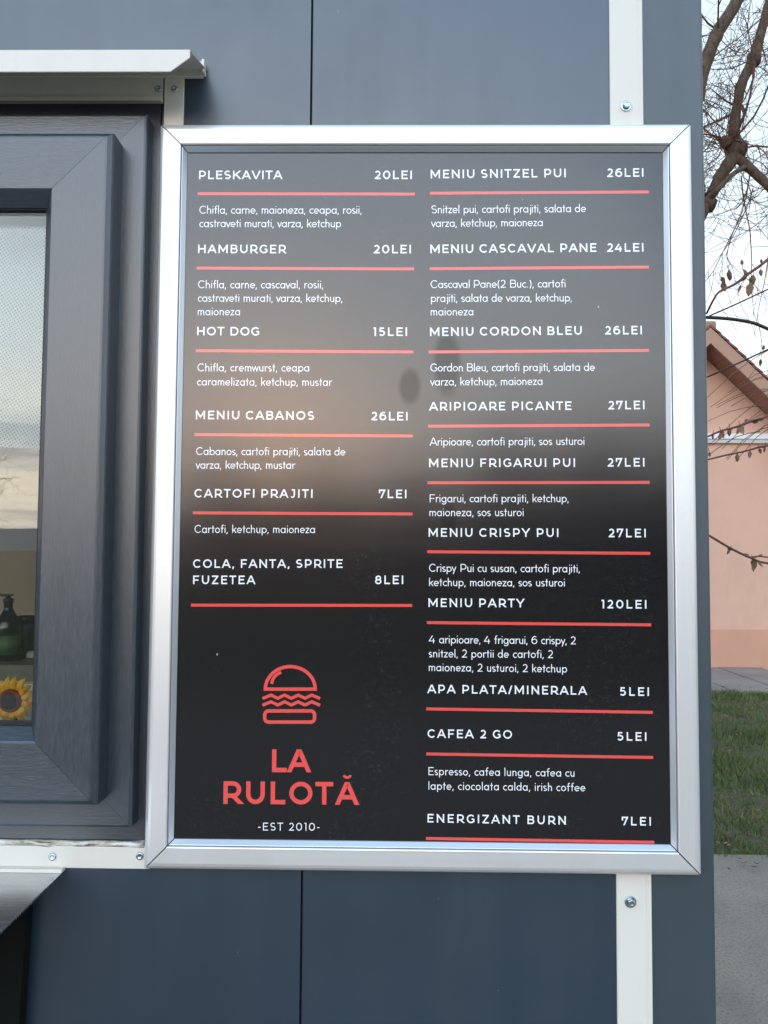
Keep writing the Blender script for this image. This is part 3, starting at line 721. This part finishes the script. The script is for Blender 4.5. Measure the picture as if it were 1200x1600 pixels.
# sunflower decoration on the inner sill
def petal_mat():
    m = mat('sunflower petal', (.80, .36, .02), .6, .3); k = NB(m); v = k.coords(); n = k.noise(v, 120, 3)
    k.set('Base Color', k.ramp(n, [(.3, (.75, .22, .01)), (.5, (.82, .38, .015)), (.7, (.85, .50, .03))])); return m
ctr = at(18, 1094, .03); rpx = (at(54, 1094, .03)-ctr).length
zs = zb-.002
sun = empty('sunflower', (ctr.x, .05, zs), 'yellow artificial sunflower with dark centre standing inside the window', 'artificial flower')
g = MB(); random.seed(12)
for ring_, (nn, rr_, yo) in enumerate(((17, 1.0, .004), (15, .90, 0.0))):
    for i in range(nn):
        a = 2*math.pi*(i+.5*ring_)/nn+random.uniform(-.06, .06); l = rpx*rr_*random.uniform(.93, 1.06); wd = l*.15
        ca, sa = math.cos(a), math.sin(a)
        def P(u, v, y): return (ctr.x+ca*u-sa*v, .03+yo+y, ctr.z+sa*u+ca*v)
        vs = []; fs = []
        us = [.40, .58, .75, .9, 1.0]; ws = [.55, .95, 1.0, .62, .04]; yy = [0, -.004, -.006, -.004, .001]
        for u, q, y in zip(us, ws, yy):
            vs += [P(l*u, -wd*q, y+.0015), P(l*u, 0, y), P(l*u, wd*q, y+.0015)]
        for j in range(4):
            fs += [(3*j, 3*j+1, 3*j+4, 3*j+3), (3*j+1, 3*j+2, 3*j+5, 3*j+4)]
        g.raw(vs, fs, True)
g.build('petals', petal_mat(), sun, recalc=False)
g = MB(); g.lathe([(rpx*.50, 0), (rpx*.50, .003), (rpx*.44, .007), (rpx*.36, .006)], 30, (ctr.x, .029, ctr.z), 'y'); g.build('seed_ring', mat('rust red seed ring', (.22, .035, .012), .8, .2), sun)
g = MB(); g.lathe([(rpx*.35, 0), (rpx*.35, .007), (rpx*.25, .010), (rpx*.05, .011)], 26, (ctr.x, .0288, ctr.z), 'y'); g.build('flower_centre', mat('black brown seed centre', (.018, .016, .014), .9, .2), sun)
g = MB(); g.tube([(ctr.x, .036, ctr.z), (ctr.x+.001, .05, (ctr.z+zs)/2), (ctr.x, .055, zs)], .003, 8); g.build('stem', mat('green plastic stem', (.05, .12, .03), .6), sun)
# card leaning behind it
cz = at(30, 1072, .07).z
card = empty('paper_card', (ctr.x, .085, zs), 'pale mint paper card standing behind the sunflower', 'card')
g = MB(); g.prism([(ctr.x-.05, zs), (ctr.x+.036, zs), (ctr.x+.036, cz-.004), (ctr.x+.031, cz), (ctr.x-.05, cz)], .085, .0866, 'y'); g.build('card_sheet', mat('mint paper', (.66, .78, .74), .7, .2), card)
# bottles
def bottle(px, pybase, pytop, Y, label, col, capcol, labcol):
    b = at(px, pybase, Y); tp = at(px, pytop, Y); H = tp.z-b.z; r = H*.20
    o = empty('bottle', b, label, 'bottle', None)
    g = MB(); g.lathe([(r*.9, 0), (r, .01*H), (r, .52*H), (r*.92, .60*H), (r*.5, .72*H), (r*.34, .78*H), (r*.32, .88*H)], 24, b); g.build('bottle_body', mat('dark green glass', col, .12, .6), o)
    g = MB(); g.lathe([(r*.37, .87*H), (r*.37, .93*H), (r*.2, .94*H), (r*.2, .97*H)], 18, b); g.box(b.x-r*.75, b.x+r*.3, b.y-r*.16, b.y+r*.16, b.z+.965*H, b.z+H); g.build('pump_cap', mat('black plastic', capcol, .4), o)
    g = MB(); g.lathe([(r*1.01, .12*H), (r*1.01, .40*H)], 24, b); g.build('bottle_label', mat('green label', labcol, .5), o)
    return o
zc = at(20, 1034, .34)
g = MB(); g.box(gx0, gx1+.10, .305, .55, zc.z-.025, zc.z); g.build('inner_shelf', mat('grey inner shelf', (.16, .14, .12), .4, .5), kiosk)
bottle(10, 1034, 928, .36, 'dark green pump bottle with a black cap on the inner shelf', (.006, .016, .010), (.01, .01, .012), (.045, .10, .03))
for (x_, yt_, yb_, w_, col_, nm, lb, ct) in ((38, 962, 1034, .017, (.03, .03, .032), 'storage_jar', 'dark lidded jar beside the bottle on the inner shelf', 'jar'), (48, 1016, 1034, .014, (.55, .52, .46), 'paper_cup', 'small pale cup at the end of the inner shelf', 'cup')):
    b_ = at(x_, yb_, .40); t_ = at(x_, yt_, .40); H_ = t_.z-b_.z
    o_ = empty(nm, b_, lb, ct); g = MB(); g.lathe([(w_*.9, 0), (w_, .02*H_), (w_, .80*H_), (w_*.85, .86*H_)], 22, b_); g.build('body', mat(nm+' body', col_, .3), o_)
    g = MB(); g.lathe([(w_*.95, .86*H_), (w_*.95, .97*H_), (w_*.8, H_)], 22, b_); g.build('lid', mat(nm+' lid', tuple(c*.7 for c in col_), .4), o_)

# ------------------------------------------------------------------ house behind
def plaster(name, c):
    m = mat(name, c, .9, .15); k = NB(m); v = k.coords(); a = k.noise(v, .9, 5, .6); b = k.noise(v, 70, 3)
    k.set('Base Color', k.mix(k.rng(a, .3, .7, 0, 1), tuple(x*.93 for x in c), tuple(min(1, x*1.06) for x in c)), )
    st = k.noise(k.coords((1.2, 1.2, .35)), 2.4, 6, .7); old = k.b.inputs['Base Color'].links[0].from_socket
    k.set('Base Color', k.mix(k.rng(st, .52, .75, 0, .30), old, tuple(x*.72 for x in c))); k.bump(b, .35, .008); return m
Yh += 0
rg = at(1109, 512, Yh-.38); RX = rg.x; RZ = rg.z
e1 = at(1200, 597, Yh-.38); slope = (RZ-e1.z)/(e1.x-RX)
HW = 2.3; EZ = RZ-slope*HW-.12
house = empty('house', (RX, Yh+3, 0), 'salmon plastered house with brown gabled eaves beyond the grass', 'house')
def gz(x): return RZ-.20-slope*abs(x-RX)
g = MB(); g.prism([(RX-HW, .0), (RX+HW, .0), (RX+HW, gz(RX+HW)), (RX, gz(RX)), (RX-HW, gz(RX-HW))], Yh, Yh+6, 'y'); g.build('wall', plaster('salmon plaster', (.605, .375, .28)), house)
zp = at(1150, 983, Yh).z
g = MB(); g.box(RX-HW-.012, RX+HW+.012, Yh-.015, Yh+.3, 0, zp); bevel(g.build('plinth', plaster('apricot plinth', (.55, .30, .205)), house), .008)
zc0, zc1 = at(1150, 693, Yh).z, at(1150, 679, Yh).z
g = MB(); g.prism([(Yh+.02, zc0), (Yh-.05, zc0), (Yh-.07, zc0+.04), (Yh-.09, zc0+.05), (Yh-.09, zc1), (Yh+.02, zc1+.015)], RX-HW-.05, RX+HW+.05, 'x'); g.build('cornice', mat('white cornice', (.72, .73, .74), .6, .3), house)
brown = mat('brown stained boards', (.32, .15, .11), .7, .3); kk = NB(brown)
kk.set('Base Color', kk.mix(kk.rng(kk.noise(kk.coords((3, 1, 40)), 1, 4), .3, .7, 0, 1), (.27, .12, .085), (.36, .18, .13)))
for s in (-1, 1):
    dn = HW+.35
    def RP(d, v): return (RX+s*d, RZ-slope*d+v)
    yf = Yh-.38
    g = MB(); g.prism([RP(0, -.16), RP(dn, -.16), RP(dn, -.19), RP(0, -.19)], yf+.02, Yh+6.3, 'y'); g.build('soffit', brown, house)
    g = MB(); g.prism([RP(0, .0), RP(dn, .0), RP(dn, -.20), RP(0, -.20)], yf-.02, yf+.018, 'y'); g.build('bargeboard', mat('faded terracotta board', (.37, .23, .165), .8, .2), house)
    g = MB()
    nt_ = 26
    for i in range(nt_):
        d0, d1 = dn*i/nt_, dn*(i+1)/nt_
        g.prism([RP(d0, .035), RP(d1+.03, .055), RP(d1+.03, .03), RP(d0, .004)], yf-.03, Yh+6.33, 'y')
    g.build('roof', plaster('weathered clay tiles', (.20, .10, .07)), house)
g = MB(); g.box(RX-.16, RX+.10, Yh-.36, Yh+.0, RZ-.02, RZ+.10); bevel(g.build('ridge_cap', plaster('ridge mortar', (.28, .20, .14)), house), .03)

# ------------------------------------------------------------------ grass with fallen leaves
def blade_mat():
    m = mat('winter grass', (.05, .075, .02), .8, .2); k = NB(m); n = k.noise(k.coords(), 3.0, 5, .6)
    k.set('Base Color', k.ramp(n, [(.30, (.22, .19, .10)), (.42, (.12, .14, .05)), (.56, (.080, .115, .036)), (.74, (.056, .098, .030))])); return m
g = MB(); random.seed(21)
from mathutils import noise as mn
for i in range(42000):
    y = Yg-.07*random.random()+(Yp-Yg)*random.random()**1.15; x = random.uniform(.75, 4.6)
    dn_ = mn.noise((x*1.7, y*1.7, 0))+.5*mn.noise((x*5, y*5, 3))
    if dn_ < random.uniform(-.55, .15): continue
    hgt = random.uniform(.015, .055)*max(.5, 1+.9*dn_); a = random.uniform(0, 6.28); b = random.uniform(0, 6.28); wd = random.uniform(.0018, .0036)*(1+y*.12); ln = random.uniform(.2, .9)*hgt
    ca, sa = math.cos(a)*wd, math.sin(a)*wd
    g.raw([(x-ca, y-sa, 0), (x+ca, y+sa, 0), (x+math.cos(b)*ln, y+math.sin(b)*ln, hgt)], [(0, 1, 2)])
tag(g.build('grass', blade_mat(), recalc=False), 'short patchy winter grass between the concrete and the house', 'grass', kind='stuff')
def leaf(mb, p, ln, wd, d, nrm, curl=.3):
    d = d.normalized(); s = d.cross(nrm).normalized(); n2 = s.cross(d)
    vs = [p, p+d*ln*.35+s*wd*.5+n2*curl*wd*.5, p+d*ln*.35-s*wd*.5+n2*curl*wd*.5, p+d*ln*.38, p+d*ln*.75+s*wd*.38+n2*curl*wd*.7, p+d*ln*.75-s*wd*.30+n2*curl*wd*.3, p+d*ln*.78, p+d*ln+n2*curl*wd]
    mb.raw(vs, [(0, 1, 3), (0, 3, 2), (1, 4, 6, 3), (3, 6, 5, 2), (4, 7, 6), (6, 7, 5)], True)
g = MB(); random.seed(8)
def rv(): return Vector((random.uniform(-1, 1), random.uniform(-1, 1), random.uniform(-1, 1)))
for i in range(1500):
    p = Vector((random.uniform(.8, 4.4), random.uniform(Yg-.25, Yp+.3), random.uniform(.018, .04)))
    leaf(g, p, random.uniform(.012, .04), random.uniform(.009, .022), Vector((random.uniform(-1, 1), random.uniform(-1, 1), .1)), Vector((random.uniform(-.4, .4), random.uniform(-.4, .4), 1)))
lm = mat('dry brown leaf', (.16, .10, .065), .8, .2); kk = NB(lm)
kk.set('Base Color', kk.ramp(kk.noise(kk.coords(), 9, 3), [(.35, (.075, .050, .035)), (.55, (.16, .10, .062)), (.75, (.26, .19, .13))]))
tag(g.build('fallen_leaves', lm, recalc=False), 'small dry leaves scattered on the grass', 'leaves', kind='stuff')

# ------------------------------------------------------------------ trees
def bark(name, a, b):
    m = mat(name, a, .9, .15); k = NB(m); v = k.coords((6, 6, 2)); n = k.noise(v, 5, 6, .7)
    k.set('Base Color', k.ramp(n, [(.3, a), (.5, b), (.70, (.13, .115, .075))])); k.bump(n, .8, .03); return m
M['bark'] = bark('grey brown bark', (.050, .034, .025), (.105, .076, .056))
M['twig'] = mat('reddish brown twig', (.115, .060, .042), .8, .2)
def grow(mb, p, d, ln, r0, depth, rnd, bend=.35, up=.12):
    seg = 9; cv = Vector((rnd.uniform(-1, 1), rnd.uniform(-1, 1), rnd.uniform(-1, 1)))*bend*.5; pts = [p]; rad = [r0]; dd = d.normalized(); q = p; spawn = []
    for i in range(seg):
        dd = (dd+Vector((rnd.uniform(-1, 1), rnd.uniform(-1, 1), rnd.uniform(-1, 1)))*bend*.45+cv+Vector((0, 0, up))*.3).normalized()
        q = q+dd*(ln/seg); pts.append(q); rad.append(max(.0016, r0*(1-.82*(i+1)/seg))); spawn.append((q, dd, rad[-1]))
    mb.tube(pts, rad, 5 if r0 > .01 else 4)
    if depth > 0:
        for q, d2, r in spawn:
            if rnd.random() < .6:
                s = Vector((rnd.uniform(-1, 1), rnd.uniform(-1, 1), rnd.uniform(-1, 1)))
                grow(mb, q, d2*.6+s*.9, ln*rnd.uniform(.35, .7), max(.0022, r*.62), depth-1, rnd, bend, up)
def smooth_path(P, n=5):
    "Catmull-Rom through (point, radius)"
    out = []; rr_ = []
    for i in range(len(P)-1):
        p0, p1, p2, p3 = P[max(i-1, 0)], P[i], P[i+1], P[min(i+2, len(P)-1)]
        for k in range(n):
            t = k/n
            f = lambda a, b, c, d: .5*((2*b)+(c-a)*t+(2*a-5*b+4*c-d)*t*t+(3*b-a-3*c+d)*t**3)
            out.append(Vector([f(p0[0][j], p1[0][j], p2[0][j], p3[0][j]) for j in range(3)])); rr_.append(max(.002, f(p0[1], p1[1], p2[1], p3[1])))
    out.append(P[-1][0]); rr_.append(P[-1][1]); return out, rr_
LIMB = .76
TY = 5.0; sc_ = (TY-CAM.y)/F
def LP(lst): return [(at(x, y, TY+dy), r*sc_*LIMB) for x, y, dy, r in lst]
base = onground(990, 1190); base = Vector((at(985, 900, TY).x, TY, 0))
tree = empty('bare_tree', base, 'bare pollarded winter tree rising behind the kiosk corner, reddish twigs', 'tree')
trunk_path = [(Vector((base.x-.02, TY, -.1)), .24), (Vector((base.x, TY, .5)), .19), (at(1000, 700, TY), .165), (at(1025, 480, TY), .15), (at(1062, 380, TY), .10)]
LA_ = trunk_path[-1:]+LP([(1103, 318, 0, 13), (1128, 272, .02, 13), (1150, 236, .05, 15), (1147, 200, .05, 11), (1158, 135, .05, 10), (1177, 92, .05, 11), (1192, 40, .1, 10), (1215, -40, .1, 9), (1250, -150, .2, 7)])
LB_ = trunk_path[-1:]+LP([(1078, 240, -.2, 12), (1088, 165, -.3, 12), (1102, 100, -.3, 13), (1122, 50, -.3, 13), (1148, 8, -.3, 12), (1166, -40, -.3, 10), (1190, -130, -.3, 8)])
LC_ = LP([(1148, 244, .05, 10), (1166, 258, 0, 10), (1190, 280, -.05, 9), (1225, 310, -.1, 8), (1290, 330, -.2, 6), (1360, 300, -.2, 4)])
LD_ = LP([(1100, 322, 0, 5), (1120, 298, -.1, 5), (1145, 272, -.1, 5), (1166, 260, 0, 6)])
g = MB()
for pth in (trunk_path, LA_, LB_, LC_, LD_):
    a, b = smooth_path(pth, 6); rn = random.Random(len(pth))
    g.tube(a, [x*rn.uniform(.92, 1.08) for x in b], 12)
for x, y, dy, r in ((1150, 234, .05, 17), (1134, 222, .0, 10), (1178, 92, .05, 12), (1104, 318, 0, 15)):     # pollard knuckles
    c = at(x, y, TY+dy); rn = random.Random(x); vs = []; fs = []
    for j in range(7):
        for i in range(10):
            th, ph = math.pi*j/6, 2*math.pi*i/10; q = r*sc_*rn.uniform(.85, 1.2)
            vs.append(c+Vector((math.sin(th)*math.cos(ph)*q, math.sin(th)*math.sin(ph)*q, math.cos(th)*q)))
    for j in range(6):
        for i in range(10): fs.append((j*10+i, j*10+(i+1) % 10, (j+1)*10+(i+1) % 10, (j+1)*10+i))
    g.raw(vs, fs, True)
g.build('trunk', M['bark'], tree)
g = MB(); rnd = random.Random(77)
for x, y, dy, n, rr0 in ((1135, 225, 0, 26, 3.0), (1150, 236, .05, 16, 3.0), (1104, 316, 0, 14, 2.6), (1178, 92, .05, 14, 3.0), (1100, 105, -.3, 10, 3.0), (1120, 52, -.3, 8, 2.6), (1166, 262, 0, 12, 2.4), (1205, 290, -.05, 10, 2.4), (1195, 30, .1, 8, 2.6), (1147, 170, .05, 8, 2.4), (1085, 170, -.3, 8, 2.4), (1225, 310, -.1, 8, 2.4), (1290, 330, -.2, 6, 2.4)):
    for k in range(max(3, int(n*.55))):
        d = Vector((rnd.uniform(-1, 1), rnd.uniform(-1, 1)*.7, rnd.uniform(-.9, .9)))
        grow(g, at(x+rnd.uniform(-5, 5), y+rnd.uniform(-8, 8), TY+dy), d, rnd.uniform(.45, 1.15), rr0*sc_*(.32+.68*rnd.random()**3)*.75, 2 if rnd.random() < .4 else 1, rnd, .55, .06)
# long drooping shoots that hang in front of the house
for k in range(8):
    x = rnd.uniform(1150, 1260); y = rnd.uniform(250, 330)
    grow(g, at(x, y, TY-.1), Vector((rnd.uniform(-.5, .3), rnd.uniform(-.3, .3), -1)), rnd.uniform(.8, 1.5), .006, 1, rnd, .3, -.22)
g.build('crown', M['twig'], tree)
# twigs with dry leaves
LYT = 3.2; ls = (LYT-CAM.y)/F
def twig(lst, leaves, rpx_, seed):
    rn = random.Random(seed); P = [(at(x, y, LYT+dy), r*ls) for x, y, dy, r in lst]; a, b = smooth_path(P, 6)
    gt.tube(a, b, 6)
    for (x, y, s, ang) in leaves:
        d = _rt*math.cos(R(ang))+_up*math.sin(R(ang)); nn = -_fw+Vector((rn.uniform(-.6, .6), 0, rn.uniform(-.6, .6)))
        leaf(gl, at(x, y, LYT), s*ls, s*ls*.55, d, nn, rn.uniform(-.6, .6))
        gt.tube([at(x, y, LYT), at(x-6*math.cos(R(ang)), y+6*math.sin(R(ang)), LYT)], .0016, 4)
gt, gl = MB(), MB()
twig([(1104, 490, .1, 1.6), (1114, 470, 0, 1.7), (1124, 456, 0, 1.8), (1148, 444, 0, 2.0), (1172, 426, 0, 2.2), (1200, 405, .1, 2.4), (1260, 350, .8, 4), (1330, 300, 1.7, 6)],
     [(1126, 432, 14, -60), (1128, 440, 17, -70), (1139, 420, 19, -75), (1128, 456, 14, 60), (1158, 445, 12, -110), (1157, 440, 15, 55), (1170, 432, 16, 120), (1174, 440, 24, -100), (1177, 428, 20, -95), (1160, 415, 10, 100), (1188, 420, 12, -80), (1190, 412, 9, 90), (1189, 560, 14, -100), (1192, 548, 9, 80)], 2, 1)
twig([(1060, 700, .2, 1.2), (1106, 682, 0, 1.4), (1125, 674, 0, 1.6), (1150, 667, 0, 1.6), (1175, 658, 0, 1.8), (1205, 646, 0, 2.0), (1260, 600, .8, 3), (1330, 420, 1.7, 5)],
     [(1115, 678, 9, -90), (1126, 672, 14, -70), (1127, 676, 13, -110), (1140, 668, 14, -85), (1156, 664, 16, -70), (1158, 666, 15, -120), (1163, 660, 9, 40), (1175, 660, 11, 10), (1183, 657, 13, 20)], 2, 2)
twig([(1060, 728, .1, 1.0), (1106, 718, 0, 1.2), (1135, 711, 0, 1.4), (1160, 706, 0, 1.4), (1185, 699, 0, 1.6), (1210, 690, 0, 1.8), (1270, 640, .8, 3), (1330, 420, 1.7, 5)],
     [(1108, 706, 8, -80), (1152, 708, 14, -80), (1172, 704, 12, -95), (1186, 700, 10, -70), (1195, 697, 11, -100)], 2, 3)
twig([(1070, 815, .3, 1.4), (1110, 838, 0, 1.8), (1130, 850, 0, 1.8), (1150, 861, 0, 1.8), (1172, 871, 0, 1.8), (1200, 880, .1, 1.8), (1260, 880, .9, 3), (1380, 560, 1.7, 5)],
     [(1107, 838, 7, 160), (1136, 855, 11, -30), (1140, 858, 10, -120), (1172, 870, 12, 160), (1176, 872, 18, -75), (1182, 876, 14, -50), (1184, 870, 9, 20), (1178, 878, 16, -100)], 2, 4)
twig([(1172, 871, 0, 1.3), (1186, 869, 0, 1.2), (1205, 870, 0, 1.2), (1250, 860, .2, 1)], [], 2, 5)
rn = random.Random(5)
for k in range(16):           # crossing thin twigs over the gable
    x0_, y0_ = rn.uniform(1090, 1150), rn.uniform(590, 740)
    dx = rn.uniform(70, 130); sl_ = -rn.uniform(.15, .85)
    gt.tube([at(x0_+dx*t+rn.uniform(-2, 2), y0_+sl_*dx*t-10*math.sin(t*3), LYT+.6*t) for t in (0, .2, .4, .6, .8, 1)], [.0016, .0018, .002, .0024, .0028, .003], 4)
gt.build('leafy_branch', M['twig'], tree); gl.build('dry_leaves', lm, tree, recalc=False)

# a second bare tree on the other side of the yard, seen mirrored in the window
t2 = Vector((-9.0, -15.0, 0))
tree2 = empty('bare_tree', t2, 'bare tree across the yard, mirrored in the window glass', 'tree')
g = MB(); g.tube([t2, t2+Vector((.05, 0, .8)), t2+Vector((.1, .05, 1.8)), t2+Vector((.3, 0, 3.0))], [.13, .11, .09, .06], 10); g.build('trunk', M['bark'], tree2)
g = MB(); rnd = random.Random(31)
for k in range(22):
    q = t2+Vector((.1+.1*rnd.random(), .05, rnd.uniform(1.4, 3.0)))
    grow(g, q, Vector((rnd.uniform(-1, 1), rnd.uniform(-1, 1), rnd.uniform(.1, 1.2))), rnd.uniform(1.0, 2.4), .022, 2, rnd, .4, .15)
g.build('crown', M['twig'], tree2)

# far belt of trees and hedges across the road (only ever seen as one dark mass)
g = MB(); rnd = random.Random(6)
for i in range(9000):
    az = rnd.uniform(-19, 48)
    hm = 4.9+1.1*math.sin(az*.9)+.9*math.sin(az*2.3+1)+(1.6 if az > 6 else 0)
    if az < -14: hm *= .55+.45*(az+19)/5
    r = rnd.uniform(40, 46); z = hm*rnd.random()**.75; s = rnd.uniform(.35, .8)
    c = Vector((math.sin(R(az))*r, -math.cos(R(az))*r, z)); u = rv().normalized()*s; v = rv().normalized()*s
    g.raw([c-u, c-v*.6, c+u, c+v*.6], [(0, 1, 2, 3)])
tag(g.build('distant_trees', mat('dark winter thicket', (.036, .038, .048), .95, .05), recalc=False), 'dark belt of far trees across the road', 'trees', kind='stuff')

# ------------------------------------------------------------------ overhead cables
cab = mat('black cable sheath', (.012, .014, .018), .5, .4)
def cable(pts, Y, r, label):
    P = [(at(x, y, Y+dy), r) for x, y, dy in pts]; a, b = smooth_path(P, 8)
    g = MB(); g.tube(a, b, 8); tag(g.build('overhead_cable', cab), label, 'cable', 'overhead cables by the house')
cable([(700, 520, 2), (1000, 496, .5), (1105, 496, 0), (1165, 502, 0), (1200, 514, 0), (1270, 548, 0), (1500, 690, .5)], 6.0, .016, 'thick black cable sagging just above the house gable')
cable([(700, 620, 2), (1000, 536, .5), (1112, 492, 0), (1200, 452, 0), (1300, 405, 0), (1500, 300, 0)], 6.1, .007, 'thin cable climbing to the right above the thick cable')
cable([(700, 740, 2), (1000, 630, .5), (1105, 589, 0), (1200, 546, 0), (1300, 500, 0), (1500, 400, 0)], 6.2, .008, 'thin cable crossing in front of the salmon gable wall')
